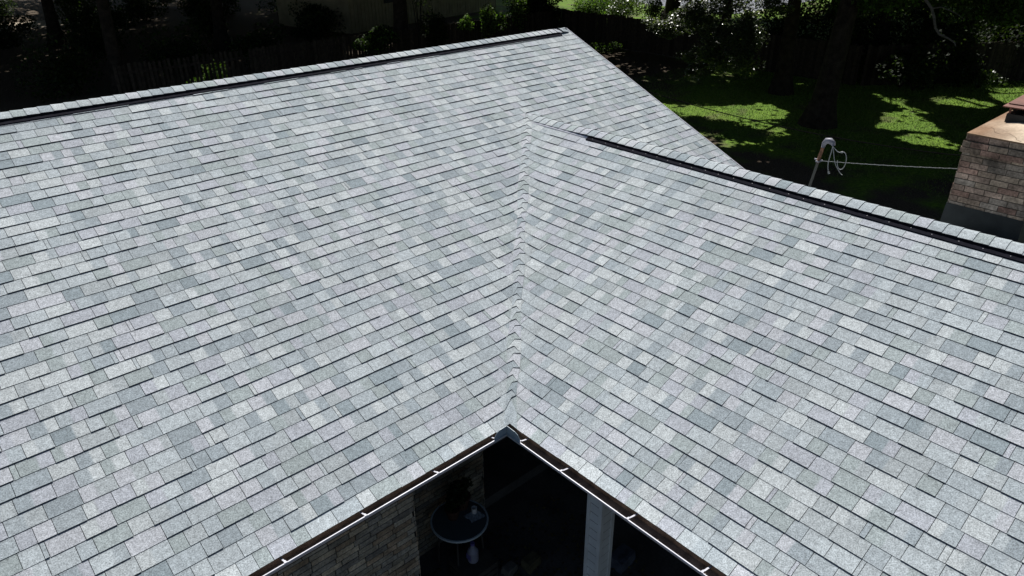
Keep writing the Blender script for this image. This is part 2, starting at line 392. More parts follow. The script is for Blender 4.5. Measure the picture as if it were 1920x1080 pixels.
# rake trim
rk = MB()
for (P_, sa, sb) in ((PA, (2*WA-XR)/CT+.02, sA), ):
    a, b = P_(XR, sa, .002), P_(XR, sb, .002)
    rk.hull([(XR, a[1], a[2]-.05), (XR+.014, a[1], a[2]-.05), (XR+.014, b[1], b[2]-.05), (XR, b[1], b[2]-.05),
             (XR, a[1], a[2]+.008), (XR+.014, a[1], a[2]+.008), (XR+.014, b[1], b[2]+.008), (XR, b[1], b[2]+.008)])
rk.build('rake_edge', M_alu, house)
fb = MB()   # dark barge boards under the rakes
for sgn in (1, -1):
    y0, y1 = (2*WB, WB) if sgn < 0 else (1.1, WB)
    z0 = H+(2*WB-y0 if sgn < 0 else y0)*TT; z1 = H+WB*TT
    fb.hull([(XR-.035, y0, z0-.22), (XR-.004, y0, z0-.22), (XR-.004, y1, z1-.22), (XR-.035, y1, z1-.22),
             (XR-.035, y0, z0-.012), (XR-.004, y0, z0-.012), (XR-.004, y1, z1-.012), (XR-.035, y1, z1-.012)])
fb.build('barge_board', M_fas, house)

# fascia, soffit --------------------------------------------------------
fs = MB()
fs.box((XL, .035, H-.17), (.035, .06, H-.012)); fs.box((.035, YB, H-.17), (.06, .06, H-.012))
fs.build('fascia', M_fas, house)
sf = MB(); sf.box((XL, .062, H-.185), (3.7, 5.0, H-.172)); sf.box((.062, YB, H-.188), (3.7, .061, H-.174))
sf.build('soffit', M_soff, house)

# gutters ---------------------------------------------------------------
def gutter(axis, rim, end, start):
    """K style gutter; rim = distance of the front lip from the eave line; runs start..end"""
    pr = [(.034, -.012), (.034, -.085), (-rim+.055, -.085), (-rim+.030, -.050), (-rim+.008, -.028), (-rim, -.006), (-rim+.003, .004), (-rim+.012, .004), (-rim+.012, -.008)]
    inn = [(.032, -.012), (.032, -.081), (-rim+.057, -.081), (-rim+.034, -.050), (-rim+.014, -.028), (-rim+.015, -.008)]
    f = (lambda t, o, z: (t, o, H+z)) if axis == 'x' else (lambda t, o, z: (o, t, H+z))
    gm = MB()
    def ext(p, mi):
        for (o0, z0), (o1, z1) in zip(p[:-1], p[1:]):
            # mitre at the inner corner
            gm.face([f(min(o0, start) if start > -1 else o0, o0, z0), f(min(o1, start) if start > -1 else o1, o1, z1), f(end, o1, z1), f(end, o0, z0)], mi=mi)
    ext(pr, 0); ext(inn, 1)
    return gm.build('gutter', [M_alu, M_gin], house), f
gA, fA_ = gutter('x', .088, XL, .05)
gB, fB_ = gutter('y', .118, YB, .05)
def hanger(f, t, rim, par):
    h = MB()
    a = lambda o, dt, z: f(t+dt, o, z)
    def strip(o0, o1, w0, w1, z0, z1, th=.004):
        h.hull([a(o0, -w0, z0-th), a(o0, w0, z0-th), a(o1, w1, z1-th), a(o1, -w1, z1-th), a(o0, -w0, z0), a(o0, w0, z0), a(o1, w1, z1), a(o1, -w1, z1)])
    strip(-rim+.002, -rim+.036, .012, .007, .009, .005)
    strip(-rim+.040, .030, .007, .007, -.004, -.030)
    h.build('hanger', M_alu, par)
for t in (-.24, -.92, -1.66, -2.37, -3.1, -3.8, -4.5, -5.3, -6.1, -6.9, -7.7, -8.5): hanger(fA_, t, .088, gA)
for t in (-.25, -.79, -1.55, -2.27, -3.0, -3.75, -4.5, -5.2, -5.9, -6.6, -7.4): hanger(fB_, t, .118, gB)
# splash guard wrapping the inner corner
sg = MB()
def panel(pts, th):
    a = [Vector(p) for p in pts]; n = Vector(th); b = [p+n for p in a]
    sg.face(a); sg.face(list(reversed(b)))
    for i in range(len(a)):
        j = (i+1) % len(a); sg.face([a[i], a[j], b[j], b[i]])
xa, ya = -.112, -.082
panel([(-.265, ya, H-.03), (xa, ya, H-.03), (xa, ya, H+.092), (-.20, ya, H+.088), (-.235, ya, H+.072), (-.265, ya, H+.03)], (0, .004, 0))
panel([(xa, ya, H-.03), (xa, -.265, H-.03), (xa, -.265, H+.03), (xa, -.235, H+.072), (xa, -.19, H+.088), (xa, ya, H+.092)], (.004, 0, 0))
sg.hull([(-.27, ya-.008, H-.004), (xa-.008, ya-.008, H-.004), (xa-.008, ya, H-.004), (-.27, ya, H-.004), (-.27, ya-.008, H+.008), (xa-.008, ya-.008, H+.008), (xa-.008, ya, H+.008), (-.27, ya, H+.008)])
sg.hull([(xa-.008, -.27, H-.004), (xa, -.27, H-.004), (xa, ya-.008, H-.004), (xa-.008, ya-.008, H-.004), (xa-.008, -.27, H+.008), (xa, -.27, H+.008), (xa, ya-.008, H+.008), (xa-.008, ya-.008, H+.008)])
sg.build('splash_guard', M_guard, house)

# brick walls -----------------------------------------------------------
def bricks(mb, O, U, N, L, z0, z1, cols, bl=.2, bh=.0667, jt=.010, depth=.012, irregular=0.0):
    O, U, N = Vector(O), Vector(U), Vector(N)
    q = lambda u, z, d: tuple(O+U*u+N*d+Vector((0, 0, z)))
    mb.face([q(0, z0, 0), q(L, z0, 0), q(L, z1, 0), q(0, z1, 0)], (.05,)*3, 1)
    z = z0; row = 0
    while z < z1-.02:
        zt = min(z+bh-jt, z1); u = -(bl/2 if row % 2 else 0)+rng.uniform(-.02, .02)*irregular*3
        while u < L:
            b_ = bl*(1+rng.uniform(-irregular, irregular)); a0, a1 = max(u, 0), min(u+b_-jt, L); u += b_
            if a1-a0 < .02: continue
            c = cols[int(rng.integers(len(cols)))]; k = rng.uniform(.7, 1.25); c = tuple(x*k for x in c)
            d = depth+rng.uniform(-.002, .002)
            mb.face([q(a0, z, d), q(a1, z, d), q(a1, zt, d), q(a0, zt, d)], c)
            mb.face([q(a0, zt, 0), q(a0, zt, d), q(a1, zt, d), q(a1, zt, 0)], c); mb.face([q(a0, z, 0), q(a1, z, 0), q(a1, z, d), q(a0, z, d)], c)
            mb.face([q(a0, z, 0), q(a0, z, d), q(a0, zt, d), q(a0, zt, 0)], c); mb.face([q(a1, z, 0), q(a1, zt, 0), q(a1, zt, d), q(a1, z, d)], c)
        z += bh; row += 1
WC = [(.36, .33, .26), (.31, .29, .24), (.38, .33, .245), (.27, .255, .22), (.34, .27, .19)]
wl = MB()
bricks(wl, (XL, .35, 0), (1, 0, 0), (0, -1, 0), -.95-XL, 0, H-.18, WC, irregular=.25)
bricks(wl, (-.95, .338, 0), (0, 1, 0), (1, 0, 0), .96, 0, H-.18, WC, irregular=.2)
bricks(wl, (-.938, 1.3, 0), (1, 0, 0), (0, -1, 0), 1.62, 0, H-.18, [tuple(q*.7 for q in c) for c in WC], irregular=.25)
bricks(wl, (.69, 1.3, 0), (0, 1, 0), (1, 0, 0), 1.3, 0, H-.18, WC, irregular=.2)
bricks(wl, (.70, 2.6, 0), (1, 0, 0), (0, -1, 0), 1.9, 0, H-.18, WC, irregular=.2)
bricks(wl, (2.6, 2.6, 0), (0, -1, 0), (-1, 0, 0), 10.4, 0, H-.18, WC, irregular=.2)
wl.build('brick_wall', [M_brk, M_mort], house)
ow = MB()   # outer walls on the far sides
bricks(ow, (6.05, 11.0-.45, 0), (-1, 0, 0), (0, 1, 0), 15, 0, H-.1, WC)
bricks(ow, (6.05, 1.0, 0), (0, 1, 0), (1, 0, 0), 9.55, 0, H-.1, WC)
ow.face([(6.05, 1.0, H-.1), (6.05, 10.55, H-.1), (6.05, WB, H+WB*TT-.08)], (.05,)*3, 1)
bricks(ow, (7.1, YB+.4, 0), (0, 1, 0), (1, 0, 0), 8.3, 0, H-.1, WC)
bricks(ow, (2.6, YB+.4, 0), (1, 0, 0), (0, -1, 0), 4.5, 0, H-.1, WC)
ow.build('brick_wall', [M_brk, M_mort], house)
bm_ = MB(); bm_.box((.72, 1.75, .30), (1.0, 1.85, .36)); bm_.box((.70, 1.35, 0), (2.58, 2.58, .16))
bm_.build('porch_step', M_conc, house)
dr = MB(); dr.box((1.3, 2.545, .16), (2.2, 2.58, 2.2)); dr.box((1.36, 2.53, 1.2), (2.14, 2.546, 2.1)); d_ = dr.build('door', M_fas, house)
dh = MB(); dh.tube([(1.4, 2.53, 1.1), (1.4, 2.48, 1.1), (1.5, 2.48, 1.1)], .012); dh.build('door_handle', M_galv, d_)

# porch post ------------------------------------------------------------
pp = MB(); x0, x1, y0, y1 = .205, .365, -1.03, -.88; zt = H-.175
lap_h = .105; z = 0.02
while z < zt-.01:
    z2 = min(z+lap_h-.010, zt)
    pp.box((x0-.0075, y0-.0075, z2-.001), (x1+.0075, y1+.0075, z2+.018), mi=1)  # dark band puts each lap's shadow line and ledge grime into colour
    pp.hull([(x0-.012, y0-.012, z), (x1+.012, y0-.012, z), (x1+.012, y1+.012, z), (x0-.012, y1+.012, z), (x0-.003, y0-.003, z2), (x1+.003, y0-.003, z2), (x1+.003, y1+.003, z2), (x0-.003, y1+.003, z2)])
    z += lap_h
pp.box((x0+.006, y0+.006, 0), (x1-.006, y1-.006, zt), mi=1)
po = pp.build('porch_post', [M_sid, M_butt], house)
ct = MB()
for cx, cy in ((x0, y0), (x1, y0), (x0, y1), (x1, y1)):
    dx = .022 if cx == x0 else -.022; dy = .022 if cy == y0 else -.022
    ex = -.017 if cx == x0 else .017; ey = -.017 if cy == y0 else .017
    ct.box((min(cx+ex, cx+dx), min(cy+ey, cy+dy), .0), (max(cx+ex, cx+dx), max(cy+ey, cy+dy), zt-.001))
ct.build('corner_trim', M_sid, po)

# chimney ---------------------------------------------------------------
CX0, CX1, CY0, CY1, CZ = 5.2, 6.62, -2.47, -1.72, H+2.185
CC = [(.38, .28, .205), (.35, .25, .19), (.42, .32, .235), (.30, .24, .19), (.36, .225, .17), (.33, .27, .215)]
ch = MB()
z0c = H+1.36
def ring(mb, x0, x1, y0, y1, a, b):
    bricks(mb, (x0, y1, 0), (0, -1, 0), (-1, 0, 0), y1-y0, a, b, CC, irregular=.15, jt=.008, depth=.008)
    bricks(mb, (x1, y0, 0), (0, 1, 0), (1, 0, 0), y1-y0, a, b, CC, irregular=.15, jt=.008, depth=.008)
    bricks(mb, (x0, y0, 0), (1, 0, 0), (0, -1, 0), x1-x0, a, b, CC, irregular=.15, jt=.008, depth=.008)
    bricks(mb, (x1, y1, 0), (-1, 0, 0), (0, 1, 0), x1-x0, a, b, CC, irregular=.15, jt=.008, depth=.008)
ring(ch, CX0, CX1, CY0, CY1, z0c, CZ-.0667*3)
ch.face([(CX0-.012, CY0-.012, CZ-.0667*3), (CX0-.012, CY1+.012, CZ-.0667*3), (CX1+.012, CY1+.012, CZ-.0667*3), (CX1+.012, CY0-.012, CZ-.0667*3)], mi=1)
ring(ch, CX0-.02, CX1+.02, CY0-.02, CY1+.02, CZ-.0667*3+.001, CZ-.0667)
ring(ch, CX0-.002, CX1+.002, CY0-.002, CY1+.002, CZ-.0667+.001, CZ)
chim = ch.build('chimney', [M_brkc, M_mortc], house)
cr = MB(); nx, ny = 40, 24
tan, brn, crk = (.55, .45, .34), (.23, .145, .09), (.12, .09, .06)
def cz(x, y):
    d = min(x-CX0, CX1-x, y-CY0, CY1-y); return CZ+.012+min(d, .30)*.16
def ccol(x, y):
    # brown stain along the left and near-left part of the wash
    t = (CY1-y)/.42+(math.sin(x*9)*.12+math.sin(y*23+x*5)*.08)-.35*max(0, .35-(x-CX0))/.35
    k = max(0, min(1, t)); return tuple(brn[i]*(1-k)+tan[i]*k for i in range(3))
for i in range(nx):
    for j in range(ny):
        xs = [CX0-.012+(CX1-CX0+.024)*q/nx for q in (i, i+1)]; ys = [CY0-.012+(CY1-CY0+.024)*q/ny for q in (j, j+1)]
        P4 = [(xs[0], ys[0]), (xs[1], ys[0]), (xs[1], ys[1]), (xs[0], ys[1])]
        cr.face([(x, y, cz(x, y)) for x, y in P4], [ccol(x, y) for x, y in P4])
b0, b1 = (CX0-.012, CY0-.012), (CX1+.012, CY1+.012)
cr.face([(b0[0], b0[1], CZ-.006), (b0[0], b1[1], CZ-.006), (b0[0], b1[1], CZ+.011), (b0[0], b0[1], CZ+.011)], brn)
cr.face([(b0[0], b0[1], CZ-.006), (b1[0], b0[1], CZ-.006), (b1[0], b0[1], CZ+.011), (b0[0], b0[1], CZ+.011)], brn)
ck = cr
def crack(pts):
    for (xa_, ya_), (xb_, yb_) in zip(pts[:-1], pts[1:]):
        d = Vector((xb_-xa_, yb_-ya_)).normalized(); n = Vector((-d.y, d.x))*.0022
        ck.face([(xa_+n.x, ya_+n.y, cz(xa_, ya_)+.0015), (xa_-n.x, ya_-n.y, cz(xa_, ya_)+.0015), (xb_-n.x, yb_-n.y, cz(xb_, yb_)+.0015), (xb_+n.x, yb_+n.y, cz(xb_, yb_)+.0015)], mi=1)
crack([(5.52, -1.83), (5.46, -1.88), (5.40, -1.90), (5.33, -1.93), (5.31, -1.99), (5.36, -2.06), (5.30, -2.14), (5.24, -2.17), (5.22, -2.22)])
crack([(5.42, -2.2), (5.46, -2.26), (5.40, -2.33), (5.42, -2.40)])
cr.build('crown', [M_crown, mat('crack in mortar', (.08, .055, .035), .95, .1)], chim)
fl = MB(); fx0, fx1, fy0, fy1 = 5.86, 6.5, -2.35, -1.86
for a, b in (((fx0, fy0), (fx1, fy0+.04)), ((fx0, fy1-.04), (fx1, fy1)), ((fx0, fy0+.04), (fx0+.04, fy1-.04)), ((fx1-.04, fy0+.04), (fx1, fy1-.04))):
    fl.box((a[0], a[1], CZ+.02), (b[0], b[1], CZ+.13))
fl.build('flue', M_flash, chim)
cp = MB(); pz = CZ+.20
cp.hull([(5.86, -2.6, pz), (6.85, -2.6, pz), (6.85, -1.80, pz+.012), (5.86, -1.80, pz-.006), (5.86, -2.6, pz+.012), (6.85, -2.6, pz+.012), (6.85, -1.80, pz+.024), (5.86, -1.80, pz+.006)])
cp.box((5.98, -2.6, pz+.013), (6.0, -1.82, pz+.022))
for a, b in ((fx0+.01, fy0+.01), (fx1-.03, fy0+.01), (fx0+.01, fy1-.03), (fx1-.03, fy1-.03)): cp.box((a, b, CZ+.05), (a+.02, b+.02, pz))
cp.build('rain_cap', M_rust, chim)
ff = MB()
zf = lambda x: H+(2*WA-x)*TT
ff.hull([(CX0-.03, CY0-.03, zf(CX0)-.1), (CX1+.03, CY0-.03, zf(CX1)-.1), (CX1+.03, CY1+.03, zf(CX1)-.1), (CX0-.03, CY1+.03, zf(CX0)-.1),
         (CX0-.014, CY0-.014, z0c+.03), (CX1+.014, CY0-.014, z0c-.3), (CX1+.014, CY1+.014, z0c-.3), (CX0-.014, CY1+.014, z0c+.03)])
ff.build('flashing', M_flash, chim)
cb = MB(); ring(cb, CX0, CX1, CY0, CY1, H+.3, z0c-.001); cb.build('chimney_base', [M_brk, M_mort], chim)

# service mast ----------------------------------------------------------
ms = MB(); ms.tube([(6.31, .48, H+.40), (6.31, .42, H+.75), (6.30, .365, H+1.12)], .019, 12)
mast = ms.build('service_mast', mat('dull grey conduit', (.06, .06, .055), .7, .3), house, smooth=True)
ms = MB(); ms.tube([(6.30, .367, H+1.115), (6.298, .330, H+1.37)], .024, 12); ms.build('rusty_pipe', M_rpipe, mast, smooth=True)
wh = MB()
path = [(6.298, .332, H+1.35), (6.297, .325, H+1.41), (6.296, .295, H+1.455), (6.295, .245, H+1.462), (6.294, .200, H+1.44), (6.293, .185, H+1.405)]
wh.tube(path, [.025, .033, .042, .045, .036, .022], 14); wh.build('weatherhead', M_galv, mast, smooth=True)
cl = MB(); cl.tube([(6.30, .42, H+1.16), (6.30, .30, H+1.16)], .012, 8); cl.box((6.26, .335, H+1.13), (6.34, .385, H+1.15)); cl.build('clamp', M_galv, mast)
def bez(p0, p1, p2, p3, n=14):
    p0, p1, p2, p3 = map(Vector, (p0, p1, p2, p3)); out = []
    for i in range(n+1):
        t = i/n; out.append(p0*(1-t)**3+p1*3*t*(1-t)**2+p2*3*t*t*(1-t)+p3*t**3)
    return out
cw = MB(); tip = (6.293, .195, H+1.40)
cw.tube(bez(tip, (6.29, .19, H+1.25), (6.29, .24, H+1.15), (6.29, .175, H+1.02)), .006, 8)
cw.tube([(6.29, .180, H+1.03), (6.29, .165, H+1.00)], .014, 8)
cw.tube(bez(tip, (6.29, .15, H+1.30), (6.29, .14, H+1.18), (6.29, .06, H+1.10))+bez((6.29, .06, H+1.10), (6.29, .03, H+1.07), (6.29, .02, H+1.05), (6.29, -.02, H+1.03), 5)[1:], .0048, 8)
cw.tube(bez(tip, (6.29, .12, H+1.34), (6.29, .10, H+1.32), (6.29, .05, H+1.345)), .005, 8)
cw.tube([(6.29, .065, H+1.34), (6.29, .03, H+1.35)], .012, 8)
lp = []
for i in range(22):
    a = R(100)-i/21*R(275); lp.append((6.29, .025-.075*math.cos(a)*.8-.0, H+1.225+.125*math.sin(a)))
cw.tube(lp, .0055, 8)
cw.build('cable_loop', M_cable, mast, smooth=True)

# overhead cables: own things
sv = MB(); P0, P1 = Vector((6.30, .31, H+1.155)), Vector((34, -26, H+4.5)); pts = []
for i in range(40):
    t = i/39; p = P0.lerp(P1, t); p.z -= .5*4*t*(1-t); pts.append(p)
def twist(pts):
    sv.tube(pts, .0036, 6)
    q = []
    for i in range(len(pts)-1):
        for k in range(6):
            t = k/6; p = pts[i].lerp(pts[i+1], t); a = (i*6+k)*.9; q.append(p+Vector((.005*math.cos(a), 0, .004*math.sin(a))))
    sv.tube(q, .0024, 5)
def seg_wire(a, b, sag, n=24):
    a, b = Vector(a), Vector(b); out = []
    for i in range(n+1):
        t = i/n; p = a.lerp(b, t); p.z -= sag*4*t*(1-t); out.append(p)
    return out
# line passes just above the level of the mast clamp behind the chimney
twist(seg_wire((6.30, .31, H+1.155), (6.9, -1.9, H+1.42), .02)+seg_wire((6.9, -1.9, H+1.42), (14, -24, H+5.0), .3)[1:])
tag(sv.build('service_cable', M_cable), 'pale twisted service cable running from the mast to behind the chimney', 'cable')
bw = MB(); bw.tube(seg_wire((6.47, 5.3, H+1.75), (8.9, -.53, H+.88), .20)+seg_wire((8.9, -.53, H+.88), (18, -26, H+3.4), .2)[1:], .009, 6)
tag(bw.build('black_cable', M_bcable), 'thin black cable sagging above the lawn from the gable towards the chimney', 'cable')

# ------------------------------------------------------------------ planting helpers and sun patches on the ground
KX, KY = SD.x/SD.z, SD.y/SD.z
MASKS_ = [  # ground outlines left sunlit; crown leaves that would shade them are dropped
 [(20.8,14.6),(20.2,12.9),(20.8,11.6),(21.9,11.0),(22.8,10.9),(22.7,10.2),(22.1,9.2),(20.9,9.1),(20.4,10.2),(19.3,11.0),(18.2,10.3),(17.9,10.8),(18.5,14)],
 [(24.8,6.6),(25.9,6.2),(25.2,5.3),(23.9,4.2),(23.4,4.6),(23.1,5.2),(22.4,5.4),(22.8,6.0)],
 [(28.7,6.3),(29.5,6.0),(29.5,5.6),(29.5,4.5),(28.9,4.2),(28.2,4.5),(28.1,5.3),(27.7,5.8)],
 [(33.9,6.3),(34.1,5.4),(34.1,4.6),(33.9,3.8),(31.8,3.2),(29.8,4.1),(30.8,4.8),(31.8,5.4)],
 [(22.0,4.9),(22.8,4.7),(23.0,4.1),(22.5,3.2),(21.9,3.1),(21.8,3.9),(21.6,4.4)],
 [(27.3,7.4),(28.0,7.3),(27.5,6.7),(26.6,6.7)],
 [(28.1,8.7),(27.9,8.1),(26.6,6.3),(26.3,5.3),(25.8,5.6),(26.6,7.1)],
 [(52.8,50.3),(61.4,41.1),(41.9,27.7),(38.5,25.3),(31.5,24),(30.7,28.5)],
 [(6.3,62),(7.6,61.5),(7.4,58.8),(6.0,57),(5.0,58.5)],
 [(8.4,65.9),(9.2,65.5),(8.6,62.6),(7.9,63.3)],
]
SPOTS = [(14.7, 25.6, 1.2, .97), (22.1, 25.6, 1.4, .97), (23.5, 25.4, 1.0, .97), (20.1, 25.8, .9, .97), (7.3, 28.0, 1.3, .97), (18.7, 9.9, 2.5, .93), (26.6, 22.2, 1.3, .72), (24.2, 18.6, 1.1, .68), (23.8, 16.2, 1.1, .66), (27.1, 11.5, .7, .8), (25.5, 14.5, 1.6, .55), (25.2, 20.5, 1.6, .5), (26.5, 17.5, 1.6, .45), (31, 26.5, 1.2, 1.0), (17.2, 25.6, .9, .9)]
def grow(poly, d):
    cx = sum(p[0] for p in poly)/len(poly); cy = sum(p[1] for p in poly)/len(poly); out = []
    for px_, py_ in poly:
        l = math.hypot(px_-cx, py_-cy) or 1; out.append((px_+(px_-cx)/l*d, py_+(py_-cy)/l*d))
    return out
MASKS = [grow(p, .45 if i == 0 else (.22 if i not in (5, 8, 9) else .1)) for i, p in enumerate(MASKS_)]
def inpoly(x, y, poly):
    r = np.zeros(len(x), bool); n = len(poly); j = n-1
    for i in range(n):
        xi, yi = poly[i]; xj, yj = poly[j]
        c = ((yi > y) != (yj > y)) & (x < (xj-xi)*(y-yi)/((yj-yi) or 1e-9)+xi); r ^= c; j = i
    return r
def lit(p):
    x = p[:, 0]-p[:, 2]*KX+rng.normal(0, .07, len(p)); y = p[:, 1]-p[:, 2]*KY+rng.normal(0, .07, len(p))
    r = np.zeros(len(p), bool)
    for m_ in MASKS: r |= inpoly(x, y, m_) & (rng.random(len(p)) < .993)
    for cx, cy, rd, pr in SPOTS: r |= ((x-cx)**2+(y-cy)**2 < rd*rd) & (rng.random(len(p)) < pr)
    return r

def leaves(name, P, size, cols, material, parent=None, up=.35, aspect=1.7):
    """one small folded leaf per point"""
    n = len(P)
    if n == 0: P = np.zeros((1, 3)); n = 1
    d = rng.normal(size=(n, 3)); d /= np.linalg.norm(d, axis=1)[:, None]
    nrm = rng.normal(size=(n, 3)); nrm[:, 2] = np.abs(nrm[:, 2])+up; nrm /= np.linalg.norm(nrm, axis=1)[:, None]
    a = np.cross(nrm, d); a /= np.linalg.norm(a, axis=1)[:, None]+1e-9; b = np.cross(nrm, a)
    s = size*rng.uniform(.6, 1.3, n)[:, None]
    A = P-a*s*.5; B = P+b*s*.5/aspect+nrm*s*.06; C = P+a*s*.5; D = P-b*s*.5/aspect+nrm*s*.06
    V = np.stack([A, B, C, D], 1).reshape(-1, 3)
    me = bpy.data.meshes.new(name); me.vertices.add(4*n); me.vertices.foreach_set('co', V.astype(np.float32).ravel())
    me.loops.add(4*n); me.loops.foreach_set('vertex_index', np.arange(4*n, dtype=np.int32))
    me.polygons.add(n); me.polygons.foreach_set('loop_start', np.arange(0, 4*n, 4, dtype=np.int32))
    me.materials.append(material); me.update(calc_edges=True); me.validate()
    cols = np.array(cols); ci = cols[rng.integers(len(cols), size=n)]*rng.uniform(.7, 1.3, n)[:, None]
    c = np.ones((n, 4, 4), np.float32); c[:, :, :3] = ci[:, None, :]
    at = me.color_attributes.new('Col', 'FLOAT_COLOR', 'CORNER'); at.data.foreach_set('color', c.ravel())
    o = bpy.data.objects.new(name, me); sc.collection.objects.link(o)
    if parent: o.parent = parent; o.matrix_parent_inverse = parent.matrix_world.inverted()
    return o
GR = [(.030, .055, .012), (.045, .075, .018), (.022, .04, .012), (.05, .07, .025)]
GL = [(.07, .14, .02), (.09, .17, .025), (.05, .10, .02), (.10, .15, .04)]
GD = [(.018, .032, .012), (.025, .04, .012), (.014, .022, .01)]

def blob(c, r, n, clumps=12, shell=.5):
    """points gathered in clumps through an ellipsoid, uneven outline"""
    c = np.array(c, float); r = np.array(r, float)
    k = rng.normal(size=(clumps, 3)); k /= np.linalg.norm(k, axis=1)[:, None]; k *= (rng.random((clumps, 1))**.5)*.8
    i = rng.integers(clumps, size=n); q = rng.normal(size=(n, 3)); q /= np.linalg.norm(q, axis=1)[:, None]
    q *= (rng.random((n, 1))**(1/3))*rng.uniform(.28, .6, clumps)[i][:, None]
    return c+(k[i]+q)*r

def trunk_mesh(x, y, r, top, lean=(0, 0), limbs=5, spread=4, flare=1.6):
    mb = MB(); n = 9; pts = []; rad = []
    for i in range(n):
        t = i/(n-1); z = -.05+t*top
        pts.append((x+lean[0]*t+math.sin(t*4+x)*r*.25, y+lean[1]*t+math.cos(t*3+y)*r*.25, z)); rad.append(r*((1-.45*t)+(flare-1)*math.exp(-z/.45)))
    mb.tube(pts, rad, 14)
    tp = Vector(pts[-1])
    for k in range(limbs):
        a = 2*math.pi*k/limbs+random.uniform(-.4, .4); s = spread*random.uniform(.6, 1); st = Vector(pts[-1-(k % 3)])
        q = [st]; 
        for i in range(1, 6):
            t = i/5; q.append(st+Vector((math.cos(a+t*.5)*s*t, math.sin(a+t*.5)*s*t, (t**.7)*(3.0+random.uniform(-.3, .3)))))
        mb.tube(q, [r*.45*(1-.8*i/5) for i in range(6)], 8)
    return mb

def tree(name, x, y, r, label, crown_c, crown_r, n, size, group='trees behind the house', top=7.2, lean=(0, 0), cols=GR, zmin=7.25):
    t = empty(name, (x, y, 0), label, 'tree', group)
    trunk_mesh(x, y, r, top, lean, spread=crown_r*.55).build('trunk', M_bark, t, smooth=True)
    n = int(n*1.9); P = np.empty((n, 3)); a = rng.random(n)*2*math.pi; rad = crown_r*np.sqrt(rng.random(n)); rad *= 1+.08*np.sin(a*5+x)  # crown lies above the frame, unseen, and dense to keep the ground dark
    hgt = rng.uniform(0, 1, n)
    P[:, 0] = crown_c[0]+rad*np.cos(a); P[:, 1] = crown_c[1]+rad*np.sin(a)
    P[:, 2] = zmin+hgt*(4.6-2.6*(rad/crown_r)**2)
    P += rng.normal(0, .15, P.shape); P[:, 2] = np.maximum(P[:, 2], zmin)
    keep = ~lit(P)  # gaps cut in the crown so sun reaches the chosen ground patches
    # keep the sun on the roof of the house
    hx = P[:, 0]-(P[:, 2]-3.0)*KX; hy = P[:, 1]-(P[:, 2]-3.0)*KY
    keep &= ~((hx < 9.0) & (hy < 11.5))
    leaves('crown', P[keep], size, cols, M_leafm, t, up=1.4, aspect=1.15)
    return t

# ------------------------------------------------------------------ trees
tree('oak_tree', 21.5, 7.5, .42, 'broad dark oak trunk with flared base, nearest on the right lawn', (20.5, 9.5), 9.5, 15000, .34, lean=(.4, -.2))
tree('oak_tree', 25.1, 11.0, .33, 'slimmer dark oak trunk just left of and behind the broad one', (26, 12), 8.5, 12000, .34, lean=(.2, .1))
tree('oak_tree', 38.6, 26.9, .5, 'trunk standing alone beyond the fence in front of the pale street', (39, 25), 9, 9000, .42)
tree('oak_tree', 18.15, 28.6, .42, 'black straight trunk rising behind the roof left of the vine covered fence', (17.5, 27), 9.5, 13000, .38)
T5 = tree('oak_tree', 27.7, 28.9, .55, 'thick trunk wrapped in dark ivy behind the far end of the ridge', (27, 28), 9, 11000, .38)
B = [(33.5, 10.8, .35, 8.5, 9000), (37, -2, .4, 9, 9000), (27, -5, .4, 9.5, 10000), (16, -8, .35, 8, 7000), (33, 19, .3, 8, 8000), (43, 12, .35, 9, 8000), (12.5, 38, .35, 8.5, 9000), (6, 46, .35, 9, 9000), (-3, 36, .35, 8.5, 8000), (20.5, 46, .3, 8.5, 8000), (-6, 50, .4, 9, 8000), (33, 42, .35, 8.5, 8000), (5, 30.5, .3, 7, 7000), (14, 58, .4, 9, 7000), (-2, 64, .4, 9, 7000), (27, 56, .4, 9, 7000), (46, 0, .4, 9, 6000), (40, 52, .4, 8, 5000), (12, 70, .4, 9, 5000), (48, 20, .4, 7, 4000), (56, 6, .4, 9, 5000), (58, 20, .4, 8, 4500), (52, -9, .4, 9, 5000), (66, 12, .4, 9, 4500), (-8, 74, .4, 9.5, 5000), (22, 70, .4, 9.5, 5000), (33, 64, .4, 9, 4500), (4, 80, .4, 9, 4500), (-14, 60, .4, 9, 5000)]  # background trees; their unseen crowns are spread to shade the ground
LB_ = ['dark tree right of the broad oak beside the fence bend', 'dark tree far right behind the chimney', 'tree hidden behind the chimney with leaves over the lawn', 'tree behind the wing roof far right', 'tree right behind the lawn fence', 'far tree at the top right corner', 'dark woodland tree above the middle of the ridge', 'dark woodland tree at the upper left', 'dark woodland tree behind the left end of the ridge', 'dark tree left of the tan siding wall', 'far woodland tree at the left edge', 'tree behind the tan house', 'dark tree close behind the fence gaps on the left', 'far woodland tree beside the sunlit gravel', 'far woodland tree at the top left corner', 'far tree beyond the tan house', 'farthest tree at the right edge', 'tree beside the pale street', 'far tree behind the sunlit gravel', 'tree right of the lone trunk beyond the fence', 'far tree added to shade the ground above the upper right lawn', 'far tree added to shade the ground above the slim oak', 'far tree added to shade the ground above the chimney', 'farthest tree added to shade the ground above the upper right bushes', 'farthest tree added to shade the top left corner', 'far tree added to shade the ground above the middle of the ridge', 'far tree added to shade the ground beyond the tan house, left side', 'farthest tree added to shade the ground behind the sunlit gravel', 'far tree added for shade off the left edge']
for (x, y, r_, cr_, n), l in zip(B, LB_): tree('oak_tree', x, y, r_, l, (x, y), cr_, n, .45 if y > 30 else .40)  # the far trees at the end are added to darken open ground

# ivy on the thick trunk
P = np.concatenate([blob((27.6, 28.5, z), (1.75, 1.75, 1.0), 6500, 26) for z in (.6, 1.6, 2.6, 3.6, 4.6)])
leaves('ivy', P, .13, GD, M_leafm, T5)

